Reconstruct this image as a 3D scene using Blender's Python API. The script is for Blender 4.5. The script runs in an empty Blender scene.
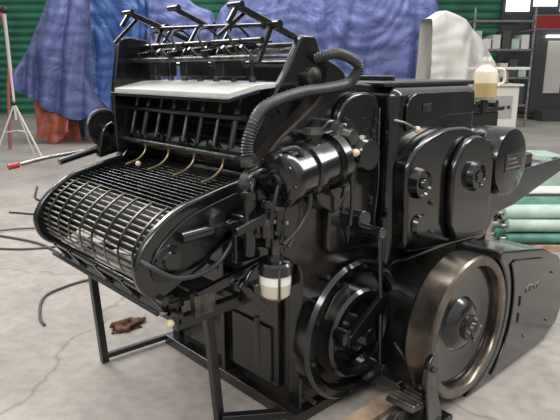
import bpy, bmesh, math, random
from mathutils import Vector, Matrix, noise
random.seed(4)
sc=bpy.context.scene
sc.view_settings.view_transform='Standard'
COL=bpy.context.collection
YAW=math.radians(43); TH=math.radians(14)
CAM=Vector((-1.85,-1.72,1.65))
# ---------------------------------------------------------------- camera
R=Vector((math.cos(YAW),-math.sin(YAW),0)); G=Vector((math.sin(YAW),math.cos(YAW),0))
FW=G*math.cos(TH)+Vector((0,0,-math.sin(TH)))
cd=bpy.data.cameras.new('camera'); co=bpy.data.objects.new('camera',cd); COL.objects.link(co)
co.location=CAM; cd.sensor_width=36; cd.lens=36; co.rotation_euler=FW.to_track_quat('-Z','Y').to_euler(); sc.camera=co
# hall frame: r = across the hall, f = down the hall
HALL=Matrix(((R.x,G.x,0,CAM.x),(R.y,G.y,0,CAM.y),(0,0,1,0),(0,0,0,1)))
ID=Matrix.Identity(4)
# ---------------------------------------------------------------- materials
def mat(name,col,rough=.5,metal=0.,coat=0.,var=.0,scale=8.,bump=0.,rvar=0.,emit=0.,trans=0.,col2=None,bd=.01,dist=0.):
    m=bpy.data.materials.new(name); m.use_nodes=True; nt=m.node_tree; b=nt.nodes['Principled BSDF']
    b.inputs['Base Color'].default_value=(*col,1); b.inputs['Roughness'].default_value=rough; b.inputs['Metallic'].default_value=metal
    b.inputs['Coat Weight'].default_value=coat; b.inputs['Coat Roughness'].default_value=.08
    if trans: b.inputs['Transmission Weight'].default_value=trans
    if emit: b.inputs['Emission Color'].default_value=(*col,1); b.inputs['Emission Strength'].default_value=emit
    if var or bump or rvar or col2:
        tc=nt.nodes.new('ShaderNodeTexCoord'); n=nt.nodes.new('ShaderNodeTexNoise'); n.inputs['Scale'].default_value=scale; n.inputs['Detail'].default_value=6; n.inputs['Distortion'].default_value=dist
        nt.links.new(tc.outputs['Object'],n.inputs['Vector'])
        r=nt.nodes.new('ShaderNodeValToRGB'); r.color_ramp.elements[0].position=.42 if col2 else .35; r.color_ramp.elements[1].position=.72 if col2 else .68
        c2=col2 or tuple(min(1,c*(1+var)) for c in col); c1=col if col2 else tuple(c*(1-var) for c in col)
        r.color_ramp.elements[0].color=(*c1,1); r.color_ramp.elements[1].color=(*c2,1)
        nt.links.new(n.outputs['Fac'],r.inputs['Fac']); nt.links.new(r.outputs['Color'],b.inputs['Base Color'])
        if rvar:
            mr=nt.nodes.new('ShaderNodeMapRange'); mr.inputs[3].default_value=max(.05,rough-rvar); mr.inputs[4].default_value=rough+rvar
            nt.links.new(n.outputs['Fac'],mr.inputs[0]); nt.links.new(mr.outputs[0],b.inputs['Roughness'])
        if bump:
            bp=nt.nodes.new('ShaderNodeBump'); bp.inputs['Strength'].default_value=bump; bp.inputs['Distance'].default_value=bd
            nt.links.new(n.outputs['Fac'],bp.inputs['Height']); nt.links.new(bp.outputs['Normal'],b.inputs['Normal'])
    return m
BLK=mat('black_enamel',(.005,.005,.0055),.19,0,.65,var=.5,scale=6,rvar=.10,bump=.07)
WORN=mat('worn_black_enamel',(.005,.005,.005),.24,0,.5,scale=5,rvar=.14,bump=.07,col2=(.032,.022,.015))
BLK2=mat('black_satin',(.007,.007,.007),.34,0,.25,var=.4,scale=14,rvar=.12)
DRK=mat('dark_interior',(.005,.005,.005),.7)
STEEL=mat('worn_steel',(.38,.36,.33),.30,.9,var=.35,scale=18,rvar=.12)
DSTEEL=mat('dark_steel',(.11,.105,.095),.34,.85,var=.5,scale=20,rvar=.1)
BRONZE=mat('browned_steel_rim',(.16,.135,.112),.25,.9,var=.45,scale=6,rvar=.1)
BRASS=mat('brass',(.40,.31,.18),.38,.9)
GREY=mat('grey_rods',(.24,.23,.20),.42,.5,var=.4,scale=20)
CREAM=mat('cream_bakelite',(.62,.50,.34),.35)
RED=mat('red_grip',(.38,.03,.03),.4)
RUB=mat('black_rubber',(.014,.014,.015),.5)
CABLE=mat('grey_cable',(.06,.058,.055),.5)
HOSE=mat('grey_hose',(.032,.034,.037),.42)
PAPER=mat('paper',(.50,.50,.48),.6,var=.08,scale=10)
GLASS=mat('oil_glass',(.75,.74,.68),.15,0,.3)
OIL=mat('milky_oil',(.50,.46,.36),.2)
WOOD=mat('pallet_wood',(.36,.26,.17),.75,var=.3,scale=12)
# ---------------------------------------------------------------- builders
cur=[None,ID]
def group(name,loc=(0,0,0),M=ID):
    e=bpy.data.objects.new(name,None); COL.objects.link(e); e.empty_display_size=.1
    e.location=M@Vector(loc); cur[0]=e; cur[1]=M; return e
def fin(bm,name,m,bevel=0,seg=2,sharp=.6,top=False):
    bmesh.ops.transform(bm,matrix=cur[1],verts=bm.verts)
    bmesh.ops.recalc_face_normals(bm,faces=bm.faces)
    for f in bm.faces: f.smooth=True
    for e in bm.edges:
        if len(e.link_faces)==2 and e.calc_face_angle(0)>sharp: e.smooth=False
    me=bpy.data.meshes.new(name); bm.to_mesh(me); bm.free(); me.materials.append(m)
    o=bpy.data.objects.new(name,me); COL.objects.link(o)
    if bevel:
        b=o.modifiers.new('bevel','BEVEL'); b.width=bevel; b.segments=seg; b.limit_method='ANGLE'; b.angle_limit=.6; b.harden_normals=True
    if cur[0] and not top:
        o.parent=cur[0]; o.matrix_parent_inverse=Matrix.Translation(-cur[0].location)
    return o
def box(name,a,b,m=None,bevel=.006,rot=None,seg=2,top=False):
    bm=bmesh.new(); bmesh.ops.create_cube(bm,size=1)
    c=Vector([(a[i]+b[i])/2 for i in range(3)]); s=[abs(b[i]-a[i]) for i in range(3)]
    for v in bm.verts: v.co=Vector([v.co[i]*s[i] for i in range(3)])
    if rot: bmesh.ops.rotate(bm,verts=bm.verts,matrix=Matrix.Rotation(rot[1],3,rot[0]))
    bmesh.ops.translate(bm,vec=c,verts=bm.verts)
    return fin(bm,name,m or BLK,min(bevel,min(s)*.45),seg,top=top)
def cyl(name,p0,p1,r,m=None,n=28,bevel=0,r2=None):
    p0=Vector(p0);p1=Vector(p1); d=p1-p0; bm=bmesh.new()
    bmesh.ops.create_cone(bm,cap_ends=True,segments=n,radius1=r,radius2=r if r2 is None else r2,depth=d.length)
    q=Vector((0,0,1)).rotation_difference(d.normalized()).to_matrix()
    bmesh.ops.rotate(bm,verts=bm.verts,matrix=q); bmesh.ops.translate(bm,vec=(p0+p1)/2,verts=bm.verts)
    return fin(bm,name,m or BLK,bevel)
def lathe(name,prof,c,ax,m=None,n=56):
    """prof: list of (radius, distance along axis)"""
    bm=bmesh.new(); q=Vector((0,0,1)).rotation_difference(Vector(ax).normalized()).to_matrix(); c=Vector(c); rings=[]
    for r,h in prof:
        if r<1e-6: v=bm.verts.new(c+q@Vector((0,0,h))); rings.append([v]*n)
        else: rings.append([bm.verts.new(c+q@Vector((r*math.cos(2*math.pi*i/n),r*math.sin(2*math.pi*i/n),h))) for i in range(n)])
    for a,b in zip(rings,rings[1:]):
        for i in range(n):
            vs=[]
            for v in (a[i],a[(i+1)%n],b[(i+1)%n],b[i]):
                if v not in vs: vs.append(v)
            if len(vs)>2: bm.faces.new(vs)
    if prof[0]!=prof[-1]:
        for rg,p in ((rings[0],prof[0]),(rings[-1],prof[-1])):
            if p[0]>1e-6: bm.faces.new(rg)
    else: bmesh.ops.remove_doubles(bm,verts=bm.verts,dist=1e-5)
    return fin(bm,name,m or BLK,sharp=.5)
def rnd(pts,r,k=5):
    """round polygon corners"""
    out=[];n=len(pts)
    for i in range(n):
        p=Vector(pts[i]);a=Vector(pts[i-1]);b=Vector(pts[(i+1)%n])
        ra=min(r,(a-p).length*.45,(b-p).length*.45)
        s=p+(a-p).normalized()*ra; e=p+(b-p).normalized()*ra
        for j in range(k+1):
            t=j/k; out.append(tuple(s*(1-t)**2+p*2*t*(1-t)+e*t*t))
    return out
def prism(name,pts,lo,hi,m=None,axis='y',bevel=.008,rad=0,seg=2):
    if rad: pts=rnd(pts,rad)
    bm=bmesh.new()
    def mk(p,h):
        if axis=='y': return (p[0],h,p[1])
        if axis=='x': return (h,p[0],p[1])
        return (p[0],p[1],h)
    A=[bm.verts.new(mk(p,lo)) for p in pts]; B=[bm.verts.new(mk(p,hi)) for p in pts]; n=len(pts)
    bm.faces.new(A); bm.faces.new(B[::-1])
    for i in range(n): bm.faces.new((A[i],B[i],B[(i+1)%n],A[(i+1)%n]))
    return fin(bm,name,m or BLK,bevel,seg)
def spline(pts,k=8):
    P=[Vector(p) for p in pts]; P=[P[0]*2-P[1]]+P+[P[-1]*2-P[-2]]; out=[]
    for i in range(1,len(P)-2):
        for j in range(k):
            t=j/k; a,b,c,d=P[i-1],P[i],P[i+1],P[i+2]
            out.append(.5*((2*b)+(c-a)*t+(2*a-5*b+4*c-d)*t*t+(3*b-a-3*c+d)*t**3))
    out.append(P[-2]); return out
def tube(name,pts,r,m=None,n=10,smooth=True,k=8,rf=None):
    pts=spline(pts,k) if smooth else [Vector(p) for p in pts]
    bm=bmesh.new(); rings=[]; up=Vector((.13,.31,.94))
    for i,p in enumerate(pts):
        d=(pts[min(i+1,len(pts)-1)]-pts[max(i-1,0)]).normalized()
        s=d.cross(up).normalized(); up=s.cross(d).normalized(); rr=rf(i)*r if rf else r
        rings.append([bm.verts.new(p+s*rr*math.cos(2*math.pi*j/n)+up*rr*math.sin(2*math.pi*j/n)) for j in range(n)])
    for a,b in zip(rings,rings[1:]):
        for i in range(n): bm.faces.new((a[i],a[(i+1)%n],b[(i+1)%n],b[i]))
    bm.faces.new(rings[0]); bm.faces.new(rings[-1][::-1])
    return fin(bm,name,m or RUB,sharp=1.2)
def ball(name,c,r,m,s=(1,1,1)):
    bm=bmesh.new(); bmesh.ops.create_uvsphere(bm,u_segments=20,v_segments=12,radius=r)
    for v in bm.verts: v.co=Vector((v.co.x*s[0],v.co.y*s[1],v.co.z*s[2]))+Vector(c)
    return fin(bm,name,m,sharp=3)
def bolts(name,c,rad,n,r,h,ax='y',m=None,a0=0):
    bm=bmesh.new()
    for i in range(n):
        t=a0+2*math.pi*i/n; u,w=rad*math.cos(t),rad*math.sin(t)
        p=Vector(c)+(Vector((u,0,w)) if ax=='y' else Vector((0,u,w)))
        q=Matrix.Rotation(math.pi/2,4,'X' if ax=='y' else 'Y')
        bmesh.ops.create_cone(bm,cap_ends=True,segments=6,radius1=r,radius2=r*.9,depth=h,matrix=Matrix.Translation(p)@q)
    return fin(bm,name,m or DSTEEL)
def rail(n,a,b,w=.035,h=.03,m=None): 
    a=Vector(a);b=Vector(b); d=b-a; bm=bmesh.new(); bmesh.ops.create_cube(bm,size=1)
    for v in bm.verts: v.co=Vector((v.co.x*d.length,v.co.y*w,v.co.z*h))
    q=Vector((1,0,0)).rotation_difference(d.normalized()).to_matrix(); bmesh.ops.rotate(bm,verts=bm.verts,matrix=q); bmesh.ops.translate(bm,vec=(a+b)/2,verts=bm.verts)
    return fin(bm,n,m or BLK2,.004)

# ================================================================ ROOM
def fl():
    m=bpy.data.materials.new('concrete_floor'); m.use_nodes=True; nt=m.node_tree; b=nt.nodes['Principled BSDF']; L=nt.links
    tc=nt.nodes.new('ShaderNodeTexCoord')
    n1=nt.nodes.new('ShaderNodeTexNoise'); n1.inputs['Scale'].default_value=.9; n1.inputs['Detail'].default_value=10; n1.inputs['Roughness'].default_value=.68
    n2=nt.nodes.new('ShaderNodeTexNoise'); n2.inputs['Scale'].default_value=14; n2.inputs['Detail'].default_value=8
    v=nt.nodes.new('ShaderNodeTexVoronoi'); v.feature='DISTANCE_TO_EDGE'; v.inputs['Scale'].default_value=.42
    nd=nt.nodes.new('ShaderNodeTexNoise'); nd.inputs['Scale'].default_value=2.2; nd.inputs['Detail'].default_value=5
    mixv=nt.nodes.new('ShaderNodeMix'); mixv.data_type='VECTOR'; mixv.inputs[0].default_value=.28
    for n in (n1,n2,nd): L.new(tc.outputs['Object'],n.inputs['Vector'])
    L.new(tc.outputs['Object'],mixv.inputs[4]); L.new(nd.outputs['Color'],mixv.inputs[5]); L.new(mixv.outputs[1],v.inputs['Vector'])
    r=nt.nodes.new('ShaderNodeValToRGB'); r.color_ramp.elements[0].position=.32; r.color_ramp.elements[1].position=.68
    r.color_ramp.elements[0].color=(.24,.215,.185,1); r.color_ramp.elements[1].color=(.42,.385,.34,1)
    L.new(n1.outputs['Fac'],r.inputs['Fac'])
    r2=nt.nodes.new('ShaderNodeValToRGB'); r2.color_ramp.elements[0].position=.3; r2.color_ramp.elements[1].position=.6
    r2.color_ramp.elements[0].color=(.8,.8,.8,1); r2.color_ramp.elements[1].color=(1,1,1,1); L.new(n2.outputs['Fac'],r2.inputs['Fac'])
    r3=nt.nodes.new('ShaderNodeValToRGB'); r3.color_ramp.elements[0].position=.0; r3.color_ramp.elements[1].position=.005
    r3.color_ramp.elements[0].color=(.62,.60,.57,1); r3.color_ramp.elements[1].color=(1,1,1,1); L.new(v.outputs['Distance'],r3.inputs['Fac'])
    def mul(a,bb):
        x=nt.nodes.new('ShaderNodeMix'); x.data_type='RGBA'; x.blend_type='MULTIPLY'; x.inputs[0].default_value=1; L.new(a,x.inputs[6]); L.new(bb,x.inputs[7]); return x.outputs[2]
    L.new(mul(mul(r.outputs['Color'],r2.outputs['Color']),r3.outputs['Color']),b.inputs['Base Color'])
    b.inputs['Roughness'].default_value=.5; return m
cur[0]=None; cur[1]=HALL
bx=lambda *a,**k: box(*a,top=True,**k)
bx('floor',(-14,-4,-.1),(16,24,0),fl(),bevel=0)
GREEN=mat('green_sheet_metal',(.03,.17,.10),.5,.1,var=.25,scale=1.5)
def corr(name,r0,f0,r1,f1,z0,z1,m,amp=.05,pitch=.28):
    bm=bmesh.new(); n=int((z1-z0)/pitch*6); prev=None
    d=Vector((r1-r0,f1-f0,0)).normalized(); nn=Vector((-d.y,d.x,0))
    for i in range(n+1):
        z=z0+(z1-z0)*i/n; o=nn*amp*max(-.6,min(.6,math.sin(2*math.pi*(z-z0)/pitch)))
        a=bm.verts.new(Vector((r0,f0,z))+o); b=bm.verts.new(Vector((r1,f1,z))+o)
        if prev: bm.faces.new((prev[0],prev[1],b,a))
        prev=(a,b)
    return fin(bm,name,m)
corr('wall_back',-14,22,16,22,0,5.2,GREEN)
corr('wall_left',-14,-4,-14,22,0,5.2,GREEN)
PLASTER=mat('plaster_wall',(.25,.26,.26),.8,var=.15,scale=1)
bx('wall_right',(16,-4,0),(16.15,22,5.2),PLASTER,bevel=0)

# ================================================================ PRINTING PRESS
group('printing_press',(.3,.5,0))
prism('machine_bed',[(-.12,.03),(1.45,.03),(1.45,.9),(1.25,1.3),(1.12,1.57),(.34,1.57),(.2,1.5),(-.0,1.45),(-.22,1.30),(-.26,1.0),(-.12,.85)],.05,1.05,WORN)
side=[(-.14,.02),(-.14,.78),(-.30,.86),(-.45,.97),(-.45,1.2),(-.30,1.36),(-.14,1.46),(0,1.56),(.16,1.60),(.40,1.58),(.44,.9),(1.35,.9),(1.42,.60),(1.45,.02)]
prism('operator_side_frame',side,-.03,.06,WORN,rad=.05,bevel=.012)
prism('drive_side_frame',side,1.03,1.11,BLK,rad=.05,bevel=.012)
box('base_plinth',(-.2,-.06,0),(1.5,1.1,.06),WORN)
box('base_skid',(-.15,-.3,0),(.75,-.2,.035),WOOD)
box('bed_front_panel',(-.15,.12,.10),(-.12,.98,.62),WORN,bevel=.01)
box('bed_front_rib',(-.19,.5,.05),(-.12,.53,.80),BLK)
box('bed_reflection_patch',(-.165,.16,.12),(-.145,.46,.42),mat('polished_reflection_grey',(.09,.088,.082),.2,.8),bevel=.004)  # polished patch on the bed front, its lighter reflection put into the grey colour
prism('cylinder_guard_plate',[(-.02,.82),(.0,1.28),(.05,1.50),(.17,1.56),(.33,1.54),(.35,.80)],-.075,-.03,BLK,rad=.07,bevel=.014,seg=3)
lathe('guard_boss',[(.09,0),(.085,.03),(.07,.05),(0,.05)],(.21,-.075,1.27),(0,-1,0))
bolts('guard_bolts',(.18,-.08,1.2),.20,6,.011,.014)
cyl('side_shaft_boss',(.17,-.03,.97),(.17,-.14,.97),.045,BLK,bevel=.006)
for i,(x,z) in enumerate(((.08,1.10),(.28,1.05),(.30,1.42),(-.02,.72),(.30,.88),(-.10,.62),(-.1,.1),(.5,.72))): cyl('frame_screw_%d'%(i+1),(x,-.03,z),(x,-.088,z),.013,DSTEEL,6)
tube('oil_line_1',[(.06,-.09,1.45),(.12,-.10,1.38),(.13,-.10,1.15),(.10,-.10,1.0),(.12,-.08,.86)],.004,DSTEEL)
tube('oil_line_2',[(.31,-.09,1.48),(.30,-.10,1.30),(.31,-.10,1.12),(.29,-.09,.86)],.004,DSTEEL)
# --- tall inker housing
box('inker_housing',(.36,-.14,.66),(1.14,.45,1.575),BLK,bevel=.055,seg=4)
box('inker_lid',(.33,-.10,1.572),(1.17,.75,1.600),BLK2,bevel=.012)
box('lid_handle',(.5,-.02,1.60),(.52,.2,1.625),BLK2)
prism('inker_face_panel',[(.44,1.36),(.44,1.50),(.50,1.545),(1.02,1.545),(1.08,1.50),(1.08,1.42),(.80,1.42),(.6,1.38)],-.155,-.14,BLK,rad=.04,bevel=.006)
box('inker_label',(.57,-.160,1.45),(.64,-.155,1.49),DSTEEL,bevel=.002)
# --- gear cover
gc=[(.40,.77),(.37,1.20),(.43,1.28),(.53,1.33),(.70,1.37),(.90,1.365),(1.07,1.31),(1.17,1.20),(1.25,.88),(1.22,.70),(.9,.72)]
prism('gear_cover',gc,-.22,-.13,BLK,rad=.06,bevel=.022,seg=3)
arc=[(.94+.215*math.cos(t),1.10+.215*math.sin(t)) for t in [math.radians(a) for a in range(-10,191,12)]]
prism('gear_cover_lobe',arc+[(.735,.86),(.80,.76),(1.1,.75),(1.16,.84)],-.262,-.22,BLK,rad=0,bevel=.018,seg=3)
lathe('gear_port',[(.085,0),(.078,.034),(.060,.034),(.055,.02),(.032,.02),(.028,.035),(0,.035)],(.94,-.262,1.10),(0,-1,0))
bolts('gear_port_bolts',(.94,-.298,1.10),.067,6,.007,.01)
lathe('gear_port_small',[(.08,0),(.072,.042),(.06,.042),(.052,.03),(.03,.03),(.022,.05),(0,.05)],(.465,-.22,1.12),(0,-1,0))
lathe('gear_port_lower',[(.06,0),(.05,.02),(0,.02)],(.50,-.22,.90),(0,-1,0))
bolts('cover_bolts',(.60,-.225,1.0),.0,1,.016,.02)
bolts('cover_bolts_b',(.62,-.225,.84),.0,1,.012,.02)
tube('cover_lever',[(.33,-.16,1.425),(.40,-.17,1.41),(.48,-.18,1.378)],.006,STEEL)
ball('lever_knob',(.495,-.18,1.372),.017,CREAM)
# --- drum cover to the right
lathe('drum_cover',[(.21,-.35),(.21,.02),(.20,.045),(.17,.055),(0,.055)],(1.47,-.17,1.11),(0,-1,0))
box('drum_plate',(1.37,-.232,1.06),(1.57,-.226,1.16),DSTEEL,bevel=.003)
for i in range(3): box('drum_plate_text_%d'%(i+1),(1.39,-.236,1.075+.027*i),(1.55-.03*i,-.231,1.087+.027*i),STEEL,bevel=.001)
prism('drum_bracket',[(1.15,.62),(1.15,1.3),(1.3,1.33),(1.5,1.2),(1.62,1.0),(1.62,.8),(1.45,.62)],-.1,.1,BLK,rad=.05)
# feed pile unit behind
box('feed_head',(1.2,.12,1.05),(1.95,.95,1.38),BLK2,bevel=.02)
box('feed_head_top',(1.18,.10,1.38),(1.98,.97,1.41),BLK2)
for i in range(5): cyl('feed_roller_%d'%(i+1),(1.3+.14*i,.10,1.43),(1.3+.14*i,.95,1.43),.025,BLK2)
prism('feed_table_frame',[(1.55,.80),(1.62,.96),(2.8,.98),(2.85,.88),(2.0,.72),(1.6,.70)],-.02,.04,BLK,rad=.03)
box('feed_table',(1.6,.0,.90),(2.8,1.0,.94),BLK2)
prism('feed_table_frame_far',[(1.55,.80),(1.62,.96),(2.8,.98),(2.85,.88),(2.0,.72),(1.6,.70)],.98,1.04,BLK,rad=.03)
box('feed_hopper',(1.95,.02,.94),(2.35,.4,1.06),BLK,bevel=.02)
box('feed_leg_1',(1.62,-.02,0),(1.72,.08,.82),STEEL)
box('feed_leg_2',(2.5,.9,0),(2.56,.96,.9),BLK2)
box('feed_leg_3',(1.66,.9,0),(1.74,.98,.9),BLK2)
# --- oil bottle on post
YP=mat('translucent_jug',(.66,.58,.42),.3,0,.3)
cyl('bottle_post',(1.67,.10,1.38),(1.67,.10,1.47),.02,BLK2)
lathe('oil_bottle',[(0,0),(.06,0),(.074,.015),(.076,.15),(.070,.18),(.045,.205),(.024,.22),(.024,.245),(0,.245)],(1.67,.10,1.465),(0,0,1),YP)
lathe('bottle_fill',[(.0765,.0),(.0772,.0),(.0772,.09),(.0765,.09),(.0765,.0)],(1.67,.10,1.48),(0,0,1),mat('amber_oil',(.42,.30,.14),.3))
cyl('bottle_cap',(1.67,.10,1.705),(1.67,.10,1.735),.028,GLASS)
tube('bottle_handle',[(1.725,.06,1.66),(1.77,.03,1.65),(1.775,.025,1.58),(1.735,.05,1.55)],.010,YP)
# --- big round cylinder cover, lower front
cc=(.17,-.03,.40)
lathe('cylinder_cover_ring',[(.36,0),(.36,.07),(.345,.09),(.31,.09),(.295,.075),(.29,.045),(0,.045)],cc,(0,-1,0),BLK,n=72)
bolts('cylinder_cover_bolts',(.17,-.123,.40),.328,10,.011,.012,a0=.2)
lathe('cylinder_inner_ring',[(.235,.0),(.235,.05),(.22,.065),(.19,.065),(.175,.05),(.17,.01),(0,.01)],(.19,-.07,.38),(0,-1,0),BLK,n=60)
lathe('cylinder_hub',[(.09,0),(.09,.05),(.06,.07),(.045,.11),(0,.11)],(.19,-.08,.38),(0,-1,0),BLK)
bolts('cylinder_hub_bolts',(.19,-.132,.38),.075,6,.008,.012)
prism('cylinder_window',[(-.05,.52),(.02,.62),(.12,.66),(.13,.60),(.05,.56),(0,.49)],-.095,-.07,DSTEEL,rad=.02,bevel=.005)
tube('link_rod',[(.20,-.20,.93),(.22,-.21,.6),(.26,-.20,.18)],.012,BLK,smooth=False)
cyl('link_rod_top',(.19,-.05,.92),(.19,-.23,.92),.028,BLK,bevel=.004)
cyl('link_rod_bottom',(.26,-.05,.19),(.26,-.23,.19),.03,BLK,bevel=.004)
prism('link_arm',[(-.02,.40),(-.01,.46),(.22,.60),(.27,.57),(.25,.52)],-.22,-.195,BLK,rad=.02,bevel=.005)
prism('link_arm_lower',[(.0,.43),(.02,.47),(.22,.46),(.24,.42),(.2,.40)],-.185,-.165,BLK,rad=.02,bevel=.005)
lathe('link_pivot',[(.04,0),(.04,.06),(.02,.07),(0,.07)],(.0,-.14,.44),(0,-1,0),BLK)
# foot pedal
prism('pedal_arm',[(-.38,.16),(-.35,.19),(-.12,.22),(-.1,.16),(-.14,.12)],.20,.24,BLK,axis='x',rad=.02,bevel=.005)
box('pedal_tread',(.10,-.50,.13),(.32,-.35,.155),DSTEEL,bevel=.008,rot=('Y',.15))
for i in range(5): box('pedal_groove_%d'%(i+1),(.115+.036*i,-.495,.164-.0055*i),(.13+.036*i,-.355,.176-.0055*i),STEEL,bevel=.002)
prism('pedal_bracket',[(.02,.0),(.03,.10),(.12,.14),(.20,.10),(.30,.08),(.33,0)],-.44,-.40,DSTEEL,rad=.03)
box('pedal_base',(.02,-.50,0),(.36,-.34,.02),DSTEEL)
tube('pedal_spring',[(.30,-.38,.03),(.32,-.35,.2),(.30,-.25,.34)],.010,DSTEEL)
# --- flywheel
FC=Vector((.575,-.50,.415))
def fw(name,prof,m,n=80): return lathe(name,[(r*.955,h) for r,h in prof],(FC.x,FC.y,FC.z),(0,-1,0),m,n)
fw('flywheel_rim',[(.325,-.015),(.328,.0),(.333,.006),(.372,.006),(.382,-.004),(.382,-.125),(.37,-.14),(.33,-.14),(.325,-.12),(.325,-.015)],BRONZE)
fw('flywheel_web',[(.327,-.10),(.327,-.055),(.31,-.045),(.28,-.045),(.24,-.060),(.15,-.06),(.125,-.03),(.085,-.012),(0,-.012)],BLK)
fw('flywheel_hub',[(.07,-.03),(.07,.008),(.055,.016),(.045,.016),(.04,.034),(.02,.04),(0,.04)],DSTEEL)
bolts('flywheel_hub_bolts',(FC.x,FC.y-.02,FC.z),.056,4,.009,.014,m=STEEL)
cyl('flywheel_shaft',(FC.x,0,FC.z),(FC.x,-.44,FC.z),.06,DSTEEL)
prism('flywheel_bearing',[(.40,.05),(.42,.5),(.50,.60),(.68,.60),(.78,.5),(.85,.05)],-.30,-.0,BLK2,rad=.05,bevel=.02)
prism('clutch_lever',[(.17,.28),(.18,.36),(.23,.42),(.28,.38),(.26,.24),(.34,.04),(.30,0),(.22,.0)],-.52,-.49,BLK,rad=.03)
bolts('clutch_bolt',(.225,-.525,.33),0,1,.018,.02)
box('clutch_foot',(.20,-.54,0),(.40,-.42,.03),BLK2)
# --- belt guard
pts=[(FC.x+.385*math.cos(math.radians(a)),FC.z+.385*math.sin(math.radians(a))) for a in range(-78,53,6)]
pts=[(.60,.012)]+pts
outer=[(.84,.75),(1.0,.72),(1.39,.645),(1.62,.55),(1.78,.43),(1.82,.25),(1.72,.08),(1.55,.012)]
prism('belt_guard',pts+outer,-.50,-.24,BLK,bevel=.02,seg=3)
inn=[(FC.x+.445*math.cos(math.radians(a)),FC.z+.445*math.sin(math.radians(a))) for a in range(-55,39,8)]
prism('belt_guard_face',inn+[(1.0,.67),(1.36,.60),(1.56,.515),(1.70,.40),(1.74,.25),(1.65,.11),(1.5,.06)],-.512,-.50,BLK,bevel=.008)
for i,(zz) in enumerate((.30,.40)): box('guard_slot_%d'%(i+1),(1.085,-.518,zz-.02),(1.10,-.508,zz+.04),DRK,bevel=.004)
bolts('guard_bolts_b',(1.35,-.515,.32),.22,4,.010,.01,a0=.8)
tx=bpy.data.curves.new('maker_letters','FONT'); tx.body='P A R D'; tx.size=.055; tx.extrude=.003
to=bpy.data.objects.new('tmp',tx); COL.objects.link(to); dg=bpy.context.evaluated_depsgraph_get(); me=bpy.data.meshes.new_from_object(to.evaluated_get(dg)); bpy.data.objects.remove(to)
me.materials.clear(); me.materials.append(STEEL); to=bpy.data.objects.new('maker_letters',me); COL.objects.link(to)
to.location=(1.16,-.515,.44); to.rotation_euler=(math.pi/2,.06,0); to.parent=cur[0]; to.matrix_parent_inverse=Matrix.Translation(-cur[0].location)
# --- vacuum pump cylinder
a=Vector((-.42,-.16,1.235)); b=Vector((-.06,-.13,1.285)); d=(b-a)
lathe('pump_body',[(0,-.015),(.03,-.015),(.035,0),(.085,0),(.108,.012),(.115,.03),(.115,.05),(.105,.06),(.105,.15),(.118,.155),(.118,.185),(.105,.19),(.105,.30),(.125,.305),(.125,.35),(.09,.36),(0,.36)],a,d,BLK)
nq=Vector((0,0,1)).rotation_difference(d.normalized())
for i in range(8):
    t=2*math.pi*i/8+.2; p=a+nq@Vector((.095*math.cos(t),.095*math.sin(t),0)); cyl('pump_bolt_%d'%(i+1),p-d.normalized()*.0,p+d.normalized()*.03,.009,DSTEEL,6)
cyl('pump_outlet',(-.20,-.15,1.35),(-.20,-.15,1.42),.035,BLK,bevel=.005)
cyl('pump_outlet_nut',(-.20,-.15,1.40),(-.20,-.15,1.425),.045,DSTEEL,6)
prism('pump_mount',[(-.14,1.10),(-.14,1.40),(-.05,1.46),(.05,1.40),(.06,1.10),(-.02,1.02)],-.12,-.03,BLK,rad=.04,bevel=.012)
lathe('pump_adjuster',[(.055,0),(.055,.05),(.04,.06),(.03,.10),(0,.10)],(-.03,-.12,1.38),(0,-1,0),DSTEEL,24)
lathe('ratchet_wheel',[(.075,0),(.075,.03),(.03,.04),(.02,.06),(0,.06)],(-.02,-.12,1.18),(0,-1,0),BLK,24)
tube('adjust_lever',[(-.10,-.19,1.345),(-.05,-.2,1.33),(.0,-.20,1.312)],.006,STEEL)
ball('adjust_knob',(.005,-.20,1.309),.022,CREAM,(1.2,.8,.8))
tube('adjust_rod',[(-.03,-.19,1.45),(-.01,-.19,1.30),(.02,-.18,1.10),(.02,-.17,.98)],.009,BLK)
# valve block beneath
box('valve_block',(-.52,-.12,1.0),(-.36,.0,1.10),BLK,bevel=.012)
for i,(x,y,z0,z1,r) in enumerate([(-.50,-.10,.94,1.20,.026),(-.43,-.13,.97,1.16,.022),(-.37,-.12,.93,1.14,.028),(-.47,-.16,1.02,1.10,.018),(-.33,-.06,.9,1.12,.03)]):
    cyl('valve_%d'%(i+1),(x,y,z0),(x,y,z1),r,BLK,18,bevel=.003); cyl('valve_nut_%d'%(i+1),(x,y,z1-.03),(x,y,z1-.005),r*1.3,DSTEEL,6)
tube('valve_pipe_1',[(-.50,-.10,1.19),(-.52,-.12,1.25),(-.47,-.13,1.28),(-.42,-.12,1.27)],.008,DSTEEL)
tube('valve_pipe_2',[(-.37,-.12,1.13),(-.34,-.17,1.16),(-.29,-.17,1.12),(-.30,-.16,1.02),(-.36,-.17,.96)],.007,DSTEEL)
prism('valve_lever',[(-.62,1.06),(-.62,1.085),(-.45,1.13),(-.42,1.11),(-.45,1.08)],-.175,-.16,BLK2,rad=.008,bevel=.003)
box('valve_bracket',(-.54,-.06,.90),(-.28,-.03,1.02),BLK)
for i,(x,y,z) in enumerate(((-.49,-.13,1.03),(-.41,-.13,1.07),(-.40,-.13,1.02),(-.36,-.15,1.06))): cyl('valve_screw_%d'%(i+1),(x,y,z),(x,y-.015,z),.009,STEEL,6)
cyl('cross_pipe',(-.74,.02,1.035),(-.42,.0,1.055),.024,BLK)
cyl('cross_pipe_collar',(-.60,.01,1.043),(-.56,.01,1.046),.034,BLK2)
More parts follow.
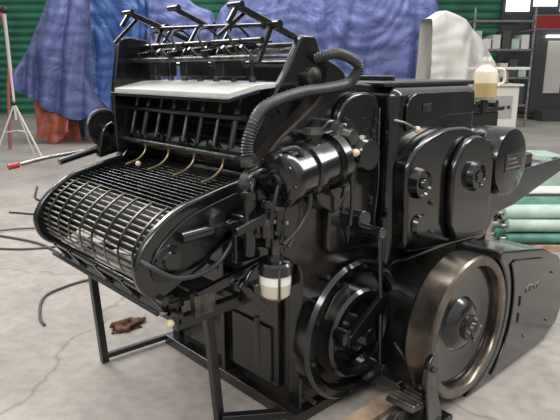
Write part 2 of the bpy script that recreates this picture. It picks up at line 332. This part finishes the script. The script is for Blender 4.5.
# oil cup
jx,jy=-.42,-.16
cyl('oil_cup_stem',(jx,jy,.93),(jx,jy,1.0),.018,DSTEEL)
lathe('oil_cup_cap',[(0,.075),(.03,.075),(.035,.055),(.062,.05),(.070,.04),(.070,0),(0,0)],(jx,jy,.865),(0,0,1),BLK,32)
lathe('oil_cup_glass',[(0,0),(.045,0),(.058,.012),(.062,.05),(.062,.105),(0,.105)],(jx,jy,.762),(0,0,1),OIL,32)
lathe('oil_cup_level',[(.0625,.0),(.0635,.0),(.0635,.04),(.0625,.04),(.0625,.0)],(jx,jy,.825),(0,0,1),GLASS,32)
for i,t in enumerate((0,2.1,4.2)): cyl('oil_cup_stud_%d'%(i+1),(jx+.066*math.cos(t),jy+.066*math.sin(t),.765),(jx+.066*math.cos(t),jy+.066*math.sin(t),.9),.005,DSTEEL,8)
box('oil_cup_arm',(-.42,-.15,.95),(-.30,-.02,.98),BLK)
# --- hoses
hp=[(.02,.06,1.70),(.07,-.03,1.722),(.18,-.06,1.674),(.137,-.05,1.60),(0,-.05,1.575),(-.18,-.05,1.56),(-.373,-.05,1.511),(-.455,-.06,1.428),(-.475,-.06,1.34),(-.45,-.08,1.25)]
tube('vacuum_hose',hp,.026,HOSE,12,k=16,rf=lambda i:1.0 if i%2 else .80)
cyl('hose_clamp',(-.474,-.06,1.33),(-.47,-.062,1.29),.032,DSTEEL)
tube('air_hose_1',[(-.407,-.18,1.355),(-.35,-.21,1.36),(-.31,-.21,1.29),(-.267,-.20,1.145),(-.306,-.19,1.048),(-.394,-.18,.98)],.010,HOSE)
tube('air_hose_2',[(-.414,-.04,1.24),(-.46,-.04,1.14),(-.484,-.02,1.04),(-.56,0,.92),(-.66,0,.88),(-.78,0,.89),(-.88,.02,.955),(-.90,.08,.98)],.010,HOSE)
tube('air_hose_3',[(-.38,-.16,1.27),(-.44,-.19,1.20),(-.46,-.18,1.1),(-.45,-.17,1.05)],.008,RUB)
# --- delivery: side cheeks
ch=[(-.28,1.24),(-.50,1.20),(-.72,1.15),(-.86,1.06),(-.93,.95),(-.91,.85),(-.84,.79),(-.74,.83),(-.50,.96),(-.28,1.03)]
prism('delivery_cheek_near',ch,.045,.085,BLK,rad=.06,bevel=.014,seg=3)
prism('delivery_cheek_far',ch,1.03,1.07,BLK,rad=.06,bevel=.014,seg=3)
ci=[(-.34,1.185),(-.50,1.155),(-.70,1.105),(-.82,1.02),(-.87,.94),(-.85,.87),(-.76,.87),(-.50,1.0),(-.34,1.06)]
prism('delivery_cheek_panel',ci,.036,.046,BLK2,rad=.05,bevel=.005)
lathe('cheek_boss',[(.06,0),(.055,.012),(.035,.015),(.03,.03),(0,.03)],(-.79,.037,.955),(0,-1,0),BLK)
lathe('cheek_boss_inner',[(.045,0),(.045,.04),(.03,.05),(0,.05)],(-.58,.037,1.08),(0,-1,0),BLK2,24)
path=spline([(-.34,0,1.195),(-.52,0,1.165),(-.70,0,1.125),(-.80,0,1.07),(-.865,0,.99),(-.875,0,.92),(-.855,0,.86),(-.80,0,.82)],12)
def resample(P,step):
    out=[P[0].copy()]; nxt=step; acc=0
    for a,b in zip(P,P[1:]):
        L=(b-a).length
        while L>0 and acc+L>=nxt: out.append(a+(b-a)*((nxt-acc)/L)); nxt+=step
        acc+=L
    return out
for i,p in enumerate(resample(path,.0265)):
    if p.x>-.72 and p.z>1.1:
        box('slat_%d'%(i+1),(p.x-.006,.09,p.z-.014),(p.x+.006,1.03,p.z+.004),BLK,bevel=.002)
    else: cyl('grill_rod_%d'%(i+1),(p.x,.09,p.z),(p.x,1.03,p.z),.0048,GREY,8)
rib=[p for p in path if p.x<-.70 or p.z<1.1]
for k in range(8):
    y=.14+k*.117; bm=bmesh.new(); pr=None
    for i,p in enumerate(rib):
        q=p+Vector((-.004,0,.004)); vs=[bm.verts.new(q+Vector((0,y-p.y+s,0))+Vector((-1,0,.6)).normalized()*h) for s,h in((-.005,0),(.005,0),(.005,.006),(-.005,.006))]
        if pr:
            for j in range(4): bm.faces.new((pr[j],pr[(j+1)%4],vs[(j+1)%4],vs[j]))
        pr=vs
    fin(bm,'grill_rib_%d'%(k+1),DSTEEL)
for k in range(4):
    y=.24+k*.23; rail_p=[p for p in path if p.x>-.70 and p.z>1.1]
    tube('slat_strip_%d'%(k+1),[(p.x,y,p.z-.02) for p in rail_p[::4]],.006,DSTEEL,8)
cyl('delivery_drum',(-.65,.09,.97),(-.65,1.03,.97),.12,DRK)
box('delivery_inner_tray',(-.66,.09,1.06),(-.30,1.03,1.075),DRK)
cyl('slat_support_rod',(-.36,.06,1.17),(-.36,1.05,1.17),.016,BLK)
cyl('delivery_front_bar',(-.82,.02,.80),(-.82,1.10,.80),.016,BLK)
prof=[(-.30,1.19),(-.34,1.22),(-.365,1.26),(-.37,1.30),(-.35,1.34),(-.32,1.36)]
prism('finger_plate',prof+[(-.29,1.36),(-.31,1.30),(-.27,1.19)],.09,1.03,BLK,bevel=.003)
for k in range(4):
    y=.22+k*.22
    tube('curved_finger_%d'%(k+1),[(-.50,y,1.185),(-.43,y,1.205),(-.385,y,1.245),(-.378,y,1.30)],.006,BRASS)
    lathe('finger_cup_%d'%(k+1),[(.04,0),(.04,.02),(.02,.03),(0,.03)],(-.36,y+.09,1.31),(-1,0,0),BLK,20)
ball('finger_knob',(-.50,.75,1.205),.014,CREAM)
# --- delivery lower frame
rail('lower_front_rail',(-.75,.03,.70),(-.75,1.14,.70),.03,.05)
rail('lower_mid_rail',(-.62,.03,.72),(-.62,1.12,.72),.03,.03)
rail('lower_back_rail',(-.45,.03,.70),(-.45,1.12,.70),.03,.04)
rail('lower_side_rail_near',(-.77,.05,.68),(-.12,.05,.70),.04,.05)
rail('lower_side_rail_far',(-.77,1.12,.70),(-.12,1.12,.70),.04,.05)
rail('near_bracket',(-.68,.02,.78),(-.30,.0,.86),.03,.04,BLK)
rail('near_bracket_b',(-.50,-.03,.80),(-.36,-.06,.64),.025,.03,BLK)
rail('table_leg_near',(-.44,.22,0),(-.50,.22,.70),.04,.04)
rail('table_leg_far',(-.58,1.14,0),(-.62,1.14,.70),.04,.04)
rail('foot_bar_far',(-.58,1.14,.035),(-.0,1.10,.035),.03,.03)
rail('foot_bar_near',(-.44,.20,.03),(-.1,-.04,.03),.04,.04)
box('perforated_tray',(-.72,.10,.735),(-.50,.62,.745),DSTEEL,bevel=.002)
for i in range(13): box('tray_slot_%d'%(i+1),(-.765,.08+i*.035,.728),(-.70,.098+i*.035,.752),STEEL if i%3 else DSTEEL,bevel=.002)
cyl('tray_rod_1',(-.68,.06,.79),(-.68,1.10,.79),.009,DSTEEL,12)
cyl('tray_rod_2',(-.84,.05,.745),(-.84,1.05,.745),.010,BLK2,12)
sp=[(-.70+.012*math.cos(t*1.3),.62+.004*t,.77+.012*math.sin(t*1.3)) for t in range(0,60)]
tube('tray_spring',sp,.003,STEEL,6,smooth=False)
for i,y in enumerate((.10,.34,.58,.86,1.04)):
    rail('hanger_%d'%(i+1),(-.76,y,.70),(-.84,y,.81),.02,.02,BLK); cyl('hanger_nut_%d'%(i+1),(-.775,y-.0,.715),(-.80,y,.715),.012,STEEL,6)
ball('tray_knob',(-.79,.045,.69),.017,CREAM); cyl('tray_knob_stem',(-.76,.045,.69),(-.785,.045,.69),.006,STEEL,8)
box('latch_block',(-.70,.0,.70),(-.60,.04,.79),DSTEEL,bevel=.005)
prism('near_cam',[(-.44,.70),(-.47,.78),(-.42,.85),(-.33,.86),(-.25,.80),(-.20,.70)],-.02,.03,BLK,rad=.03,bevel=.01)
box('near_cam_block',(-.44,-.05,.70),(-.34,.0,.78),BLK)
cyl('near_cam_rod',(-.40,-.02,.62),(-.40,-.02,.40),.012,BLK2)
# --- feeder / sheet delivery superstructure
far=[(-.47,1.24),(-.47,1.52),(-.42,1.80),(-.36,1.82),(-.24,1.80),(-.18,1.60),(.1,1.5),(.1,1.24)]
prism('feeder_cheek_far',far,1.02,1.06,BLK,rad=.03,bevel=.008)
near=[(-.38,1.24),(-.36,1.36),(-.27,1.50),(-.15,1.66),(-.07,1.80),(.02,1.80),(.05,1.72),(.20,1.66),(.28,1.55),(.28,1.24)]
prism('feeder_cheek_near',near,.05,.09,BLK,rad=.03,bevel=.010)
lathe('cheek_pivot',[(.045,0),(.045,.03),(.02,.04),(0,.04)],(-.02,.05,1.62),(0,-1,0),DSTEEL,24)
bolts('cheek_bolts',(-.10,.045,1.48),.10,4,.010,.012)
prism('sheet_board',[(-.46,1.535),(-.46,1.562),(-.30,1.595),(-.14,1.60),(-.14,1.585),(-.30,1.57)],.07,1.04,PAPER,rad=0,bevel=.004)
prism('sheet_board_lip',[(-.47,1.525),(-.47,1.54),(-.30,1.575),(-.30,1.56)],.06,1.05,BLK2,bevel=.002)
for i,(x,z,r,m) in enumerate([(-.34,1.70,.012,DSTEEL),(-.28,1.77,.014,BLK),(-.06,1.76,.012,DSTEEL),(-.10,1.68,.016,BLK),(-.38,1.46,.014,BLK),(-.20,1.40,.018,BLK),(-.42,1.30,.012,DSTEEL)]):
    cyl('cross_shaft_%d'%(i+1),(x,.07,z),(x,1.04,z),r,m,14)
sp=[(-.05+.018*math.cos(t*1.6),.12+.0045*t,1.745+.018*math.sin(t*1.6)) for t in range(0,110)]
tube('coil_row',sp,.006,STEEL,6,smooth=False)
box('coil_rail',(-.07,.1,1.705),(-.03,.65,1.72),GREY)
box('back_plate',(-.16,.10,1.20),(-.14,1.02,1.57),DRK)
for i in range(8):
    y=.14+i*.12; cyl('guide_rod_%d'%(i+1),(-.40,y,1.33),(-.34,y,1.55),.009 if i%2 else .014,DSTEEL if i%2 else BLK,10)
for i in range(7):
    y=.18+i*.13; tube('sucker_arm_%d'%(i+1),[(-.30,y,1.75),(-.25,y,1.70),(-.24,y,1.62)],.010,BLK)
    cyl('sucker_%d'%(i+1),(-.24,y,1.625),(-.24,y,1.60),.016,DSTEEL,12)
for i in range(4): tube('air_tube_%d'%(i+1),[(-.26,.2+.22*i,1.66),(-.32,.24+.22*i,1.80),(-.22,.30+.22*i,1.84),(-.08,.34+.22*i,1.76)],.006,RUB)
for i in range(3):
    y=.3+i*.28; box('gripper_box_%d'%(i+1),(-.33,y-.03,1.62),(-.20,y+.03,1.70),BLK2)
    rail('long_bar_%d'%(i+1),(-.36,y+.08,1.72),(.05,y+.08,1.78),.02,.03,BLK)
box('rear_beam',(.02,.08,1.60),(.10,1.04,1.70),BLK2)
for tag,y in (('near',.10),('far',.96)):
    dz=0 if tag=='near' else .03
    rail('upper_arm_'+tag,(-.39,y,1.90+dz),(-.02,y,1.775+dz),.018,.028,BLK)
    rail('upper_arm_drop_'+tag,(-.38,y,1.90+dz),(-.43,y,1.83+dz),.015,.02,BLK)
    cyl('upper_arm_pin_'+tag,(-.39,y-.04,1.90+dz),(-.39,y+.04,1.90+dz),.013,BLK)
    cyl('upper_arm_pin2_'+tag,(-.20,y-.05,1.835+dz),(-.20,y+.05,1.835+dz),.018,BLK)
    rail('upper_post_'+tag,(-.20,y,1.84+dz),(-.28,y,1.68),.018,.024,BLK)
    rail('upper_link_'+tag,(-.32,y+.03,1.88+dz),(-.46,y+.03,1.78),.014,.018,BLK)
cyl('upper_cross_shaft',(-.20,.08,1.835),(-.22,1.02,1.865),.010,BLK,14)
rail('upper_arm_mid',(-.34,.62,1.93),(-.10,.62,1.84),.016,.024,BLK); cyl('upper_mid_pin',(-.34,.58,1.93),(-.34,.66,1.93),.013,BLK)
for i,y in enumerate((.35,.62,.86)): rail('top_rod_%d'%(i+1),(-.21,y,1.85),(-.30,y,1.72),.012,.016,BLK)
# far-side handwheel and lever
HX=-.47
hw=[(HX+.09*math.cos(t),1.16,1.35+.09*math.sin(t)) for t in [2*math.pi*i/32 for i in range(33)]]
tube('handwheel_rim',hw,.013,DSTEEL,smooth=False); cyl('handwheel_hub',(HX,1.06,1.35),(HX,1.18,1.35),.025,BLK)
lathe('handwheel_disc',[(.085,0),(.085,.01),(.03,.015),(0,.015)],(HX,1.17,1.35),(0,-1,0),BLK2,32)
prism('handwheel_bracket',[(-.56,1.20),(-.52,1.36),(-.45,1.40),(-.38,1.24)],1.06,1.10,BLK,rad=.03)
tube('side_lever',[(-.50,1.10,1.25),(-.62,1.12,1.24),(-.80,1.12,1.225),(-.93,1.12,1.205)],.010,STEEL); tube('side_lever_grip',[(-.94,1.12,1.204),(-.99,1.12,1.198)],.015,RED,smooth=False)
cyl('side_lever_tube',(-.75,1.10,1.20),(-.52,1.10,1.25),.018,BLK)

# ================================================================ floor clutter near press
group('floor_cable'); tube('cable',[(-.35,4.6,.012),(-.20,4.24,.012),(-.008,3.69,.012),(.03,2.97,.012),(.2,2.4,.012),(.5,1.6,.012)],.012,CABLE)
tube('cable_loop',[(-.4,4.5,.02),(.1,4.3,.02),(.4,3.9,.02),(.3,3.3,.02),(.5,2.6,.02)],.010,CABLE)
tube('cable_loop_2',[(1.0,6.5,.012),(.7,5.6,.012),(1.2,5.2,.012),(1.3,4.4,.012),(.9,3.9,.012)],.012,RUB)
tube('cable_loop_3',[(-.5,4.0,.012),(-.15,3.6,.012),(.3,3.5,.012),(.9,3.9,.012)],.010,CABLE)
tube('cable_loop_4',[(.2,5.2,.012),(.5,4.8,.012),(.9,4.9,.012),(1.0,4.5,.012),(.6,4.3,.012),(.4,4.6,.012)],.010,RUB)
group('power_cord'); tube('cord',[(-.66,1.85,.01),(-.633,2.0,.01),(-.5,2.3,.01),(-.333,2.41,.01),(-.03,2.43,.01),(.3,2.2,.01)],.010,CABLE)
def rag(name,c,s,m):
    bm=bmesh.new(); bmesh.ops.create_icosphere(bm,subdivisions=4,radius=1)
    for v in bm.verts:
        k=1+.6*noise.noise(v.co*2.2+Vector(c))+.25*noise.noise(v.co*6); v.co=Vector((v.co.x*s[0]*k,v.co.y*s[1]*k,max(-.0,v.co.z*s[2]*k)))+Vector(c)
    return fin(bm,name,m,sharp=3,top=True)
cur[0]=None;cur[1]=ID
rag('crumpled_rag',(-.26,1.47,0),(.10,.07,.05),mat('brown_cloth',(.13,.055,.03),.8,var=.5,scale=20,bump=.3))

# ================================================================ rolls on pallet (right)
TEAL=mat('teal_roll',(.06,.20,.14),.5,var=.3,scale=6); MINT=mat('mint_roll',(.40,.52,.44),.6,var=.15,scale=6); WHT=mat('white_roll',(.58,.58,.54),.6,var=.1,scale=6)
group('stack_of_rolls',(2.9,5.6,0),HALL)
box('pallet_1',(2.1,5.0,.0),(4.6,6.6,.06),WOOD)
k=0; pal=[TEAL,MINT,MINT,TEAL,WHT,MINT,BLK2,WHT]
for lay in range(3):
    for i in range(10-lay):
        rr=random.choice((.045,.055,.06)); f=5.05+.15*i+.07*lay; z=.115+.105*lay; m=pal[(i*3+lay*5)%8]; off=random.uniform(-.12,.2)
        k+=1; cyl('roll_%d'%k,(2.15+off,f,z),(4.4+off,f+random.uniform(-.06,.06),z),rr,m,20); cyl('roll_core_%d'%k,(2.10+off,f,z),(2.16+off,f,z),.02,STEEL,12)
group('stack_of_boxes',(4.5,8.6,0),HALL)
for i,(r,f,w,h,m) in enumerate([(4.1,7.4,.5,.25,GREY),(4.7,7.6,.6,.45,WHT),(3.6,7.7,.35,.5,MINT)]): box('box_%d'%(i+1),(r,f,0),(r+w,f+.6,h),m,bevel=.01)

# ================================================================ tarps
def tarp(name,keys,f0,depth,m,hem,sd=0,nx=130,ny=90,fold=1.):
    """keys: [(r,height)], hem: [(r,zbottom)]"""
    def it(K,r):
        if r<=K[0][0]: return K[0][1]
        for (a,x),(b,y) in zip(K,K[1:]):
            if r<=b: t=(r-a)/(b-a); return x+(y-x)*t
        return K[-1][1]
    bm=bmesh.new(); g=[]
    r0,r1=keys[0][0],keys[-1][0]
    for i in range(nx+1):
        r=r0+(r1-r0)*i/nx; h=it(keys,r); hb=it(hem,r); row=[]
        for j in range(ny+1):
            t=j/ny
            if t<.6: u=t/.6; z=hb+(h-hb)*u; f=f0+.12*u**6+.15*u; wob=1-.5*u**4
            elif t<.8: u=(t-.6)/.2; z=h+.03*math.sin(u*3.14); f=f0+.27+(depth-.27)*u; wob=.3
            else: u=(t-.8)/.2; z=h*(1-u); f=f0+depth+.1*u; wob=.3
            dz=3.3-z
            n=noise.noise(Vector((r*.4,z*.2,sd)))*.25
            a1=r*2.3+.5*dz*noise.noise(Vector((r*.5,0,sd+5)))*2
            n+=.20*(abs(noise.noise(Vector((a1,z*.15,sd+7))))*2-.3)*min(1,.35+dz*.4)
            a2=r*4.2+z*2.6*noise.noise(Vector((r*.35,z*.3,sd+3)))*2
            n+=.07*abs(noise.noise(Vector((a2,z*.7,sd+2))))*2*fold
            n+=.05*abs(noise.noise(Vector((r*1.2-z*2.0,z*3.0+r,sd+11))))*2
            row.append(bm.verts.new((r+.04*noise.noise(Vector((z*1.2,r,sd))),f-n*wob,max(.0,z+.05*noise.noise(Vector((r*2.0,t*4,sd+9)))))))
        g.append(row)
    for i in range(nx):
        for j in range(ny): bm.faces.new((g[i][j],g[i+1][j],g[i+1][j+1],g[i][j+1]))
    return fin(bm,name,m,sharp=3)
BLUE=mat('blue_violet_tarp',(.085,.11,.265),.45,var=.10,scale=2.2,bump=.6,bd=.10,dist=1.5)
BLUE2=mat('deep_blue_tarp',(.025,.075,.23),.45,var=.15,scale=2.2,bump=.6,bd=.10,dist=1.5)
ORG=mat('orange_tarp',(.36,.10,.06),.55,var=.2,scale=3)
WHITE=mat('white_sheet',(.58,.57,.52),.6,var=.06,scale=2)
MW=mat('white_machine_paint',(.66,.64,.58),.45,var=.05,scale=2)
UND=mat('machine_under_grey',(.08,.08,.08),.6)
group('tarp_covered_machine',(-3.5,13.5,0),HALL)
tarp('tarp_body',[(-6.1,1.5),(-5.95,1.7),(-5.6,2.3),(-5.35,2.9),(-5.1,3.4),(-4.3,3.5),(-2.6,3.45),(-2.2,3.25),(-1.9,3.05),(-1.6,2.95),(-1.5,2.7)],13,1.2,BLUE,[(-6.1,1.4),(-5.8,1.15),(-5.4,.95),(-5.2,.75),(-4.6,.55),(-3.9,.75),(-1.4,.8)],1)
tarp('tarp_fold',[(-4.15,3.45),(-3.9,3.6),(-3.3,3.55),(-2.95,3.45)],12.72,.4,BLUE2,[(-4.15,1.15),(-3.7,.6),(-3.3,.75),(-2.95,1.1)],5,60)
tarp('orange_underlay',[(-5.6,1.3),(-5.2,1.5),(-4.9,1.2),(-4.8,.9)],12.95,.5,ORG,[(-5.6,.15),(-5.2,0),(-4.8,.3)],8,50)
box('machine_under',(-4.7,13.5,0),(-1.7,14.0,2.6),UND)
group('tarp_covered_press',(2,13.5,0),HALL)
tarp('tarp_body',[(-1.4,2.7),(-1.3,2.95),(-.9,3.3),(-.6,3.5),(1.5,3.6),(3.0,3.5),(3.35,3.3),(3.45,2.9),(3.5,1.9)],12.6,1.6,BLUE,[(-1.4,.4),(3.5,.3)],14)
box('press_under',(-.9,13.4,0),(3.1,14.0,2.4),UND)
group('sheet_covered_machine',(3.6,11,0),HALL)
tarp('sheet_cover',[(2.85,2.6),(3.1,2.75),(3.5,2.6),(3.85,2.2),(4.15,1.7),(4.3,1.2)],10.8,1.2,WHITE,[(2.85,.4),(4.3,.4)],22,60)
box('under_body',(3.0,11.2,0),(4.1,11.9,1.4),UND)
# ================================================================ right background
group('white_control_cabinet',(3.3,9.4,0),HALL)
box('cabinet_body',(2.7,9.2,.0),(3.86,10.2,1.40),MW,bevel=.03); box('cabinet_top',(2.66,9.15,1.40),(3.9,10.25,1.44),MW,bevel=.01)
box('cabinet_panel',(3.4,9.18,.9),(3.75,9.2,1.25),mat('panel_grey',(.35,.35,.34),.5)); box('cabinet_shelf',(3.0,9.0,1.66),(3.9,9.5,1.70),MW); box('shelf_post',(3.6,9.2,1.42),(3.66,9.26,1.66),STEEL)
for i in range(4): box('cabinet_button_%d'%(i+1),(3.43+.08*i,9.16,1.05),(3.47+.08*i,9.18,1.10),RED if i==2 else BLK2)
group('offset_press',(9.5,20,0),HALL)
MG=mat('machine_grey',(.06,.06,.06),.5)
box('press_body',(8.6,19.5,0.3),(12.5,21,1.6),MG,bevel=.05); box('press_tower_1',(8.5,19.4,.2),(9.7,21,3.0),MG,bevel=.08); box('press_tower_2',(10.2,19.4,.2),(11.6,21,3.0),MG,bevel=.08)
box('press_face_1',(8.9,19.36,.9),(9.45,19.42,2.6),MW); box('press_face_2',(10.2,19.36,.8),(11.1,19.42,2.7),MW); box('press_step',(8.7,18.8,0),(12.2,19.5,.35),MG)
box('press_light',(8.8,19.3,2.7),(9.5,19.36,2.78),mat('lamp_white',(1,1,1),.5,emit=4))
bx('dim_hall_sheet_1',(8.2,21.8,0),(14.5,21.93,5.0),mat('dark_opening',(.05,.053,.053),.8),bevel=0)  # dark sheet before the wall, dimness of the hall opening painted as colour
for i in range(4): bx('window_%d'%(i+1),(8.3+1.0*i,21.7,3.75+.18*(i%2)),(9.15+1.0*i,21.78,4.15+.18*(i%2)),mat('daylight_pane',(.85,.92,1),.5,emit=1.6),bevel=0)
group('wall_sign',(9.5,21.6,3.2),HALL); box('sign_board',(9.3,21.55,3.1),(10.3,21.62,3.6),RED); box('sign_frame',(9.27,21.6,3.07),(10.33,21.66,3.63),STEEL)
group('drying_rack',(5.5,17,0),HALL)
for i in range(4): box('rack_shelf_%d'%(i+1),(5.6,17,.6+.8*i),(7.4,18,.66+.8*i),GREY)
for i,(r) in enumerate((5.6,7.35)): box('rack_post_%d'%(i+1),(r,17,0),(r+.06,17.06,3.4),STEEL)
for l in range(3):
    for i in range(6): box('rack_load_%d'%(l*6+i+1),(5.68+.28*i,17.1,.66+.8*l),(5.9+.28*i,17.7,.95+.8*l+.11*((i+l)%3)),(WHITE,MG,MINT,MW)[(i+l)%4])
# ================================================================ left: light stand & red pipe
group('light_stand',(-4.95,10.6,0),HALL)
c=Vector((-4.95,10.6,0)); cyl('stand_column',c+Vector((0,0,.75)),c+Vector((0,0,2.65)),.022,MW,12); cyl('stand_upper',c+Vector((0,0,1.6)),c+Vector((0,0,2.75)),.03,WHITE,12)
for i,(dx,dy) in enumerate(((-.45,-.1),(.5,-.15),(.05,.5))):
    cyl('stand_leg_%d'%(i+1),c+Vector((0,0,1.05)),c+Vector((dx,dy,.01)),.017,MW,10); cyl('stand_brace_%d'%(i+1),c+Vector((0,0,.55)),c+Vector((dx*.5,dy*.5,.52)),.010,MW,8)
ball('stand_collar',c+Vector((0,0,1.05)),.045,RUB); ball('stand_head',c+Vector((0,0,2.7)),.07,RUB)
group('red_hose_arch',(-5.6,12,0),HALL)
tube('arch',[(-6.2,12,3.3),(-5.85,12,3.2),(-5.65,12,2.7),(-5.6,12,2.0),(-5.7,12,1.2),(-5.8,12,0.02)],.035,mat('red_hose',(.35,.10,.09),.5))
cur[0]=None;cur[1]=ID
# ================================================================ light
w=bpy.data.worlds.new('world'); sc.world=w; w.use_nodes=True; nt=w.node_tree; bg=nt.nodes['Background']
tc=nt.nodes.new('ShaderNodeTexCoord'); sx=nt.nodes.new('ShaderNodeSeparateXYZ'); rp=nt.nodes.new('ShaderNodeValToRGB')
nt.links.new(tc.outputs['Generated'],sx.inputs[0]); nt.links.new(sx.outputs['Z'],rp.inputs['Fac']); nt.links.new(rp.outputs['Color'],bg.inputs['Color'])
rp.color_ramp.elements[0].position=0; rp.color_ramp.elements[0].color=(.42,.42,.42,1); rp.color_ramp.elements[1].position=.6; rp.color_ramp.elements[1].color=(.97,.97,1,1)
bg.inputs['Strength'].default_value=.92
def area(n,loc,tgt,sx_,sy_,e,col=(1,1,1)):
    l=bpy.data.lights.new(n,'AREA'); l.shape='RECTANGLE'; l.size=sx_; l.size_y=sy_; l.energy=e; l.color=col
    o=bpy.data.objects.new(n,l); COL.objects.link(o); o.location=HALL@Vector(loc); o.rotation_euler=((HALL@Vector(tgt))-o.location).to_track_quat('-Z','Y').to_euler()
area('added_overhead_light_1',(-3,5,5.5),(0,3,.5),1.1,6,310,(1,.98,.95)); area('added_overhead_light_2',(3.5,3,5.0),(1,3,.5),1.0,6,260,(1,.98,.95)); area('added_overhead_light_3',(0,12,6),(0,14,0),8,3,420)  # unseen area lamps added overhead for highlights, no roof openings built
area('added_overhead_light_4',(-1,-2,4.5),(0,3,.5),5,1.0,200,(1,.98,.95))  # another added lamp, behind the camera
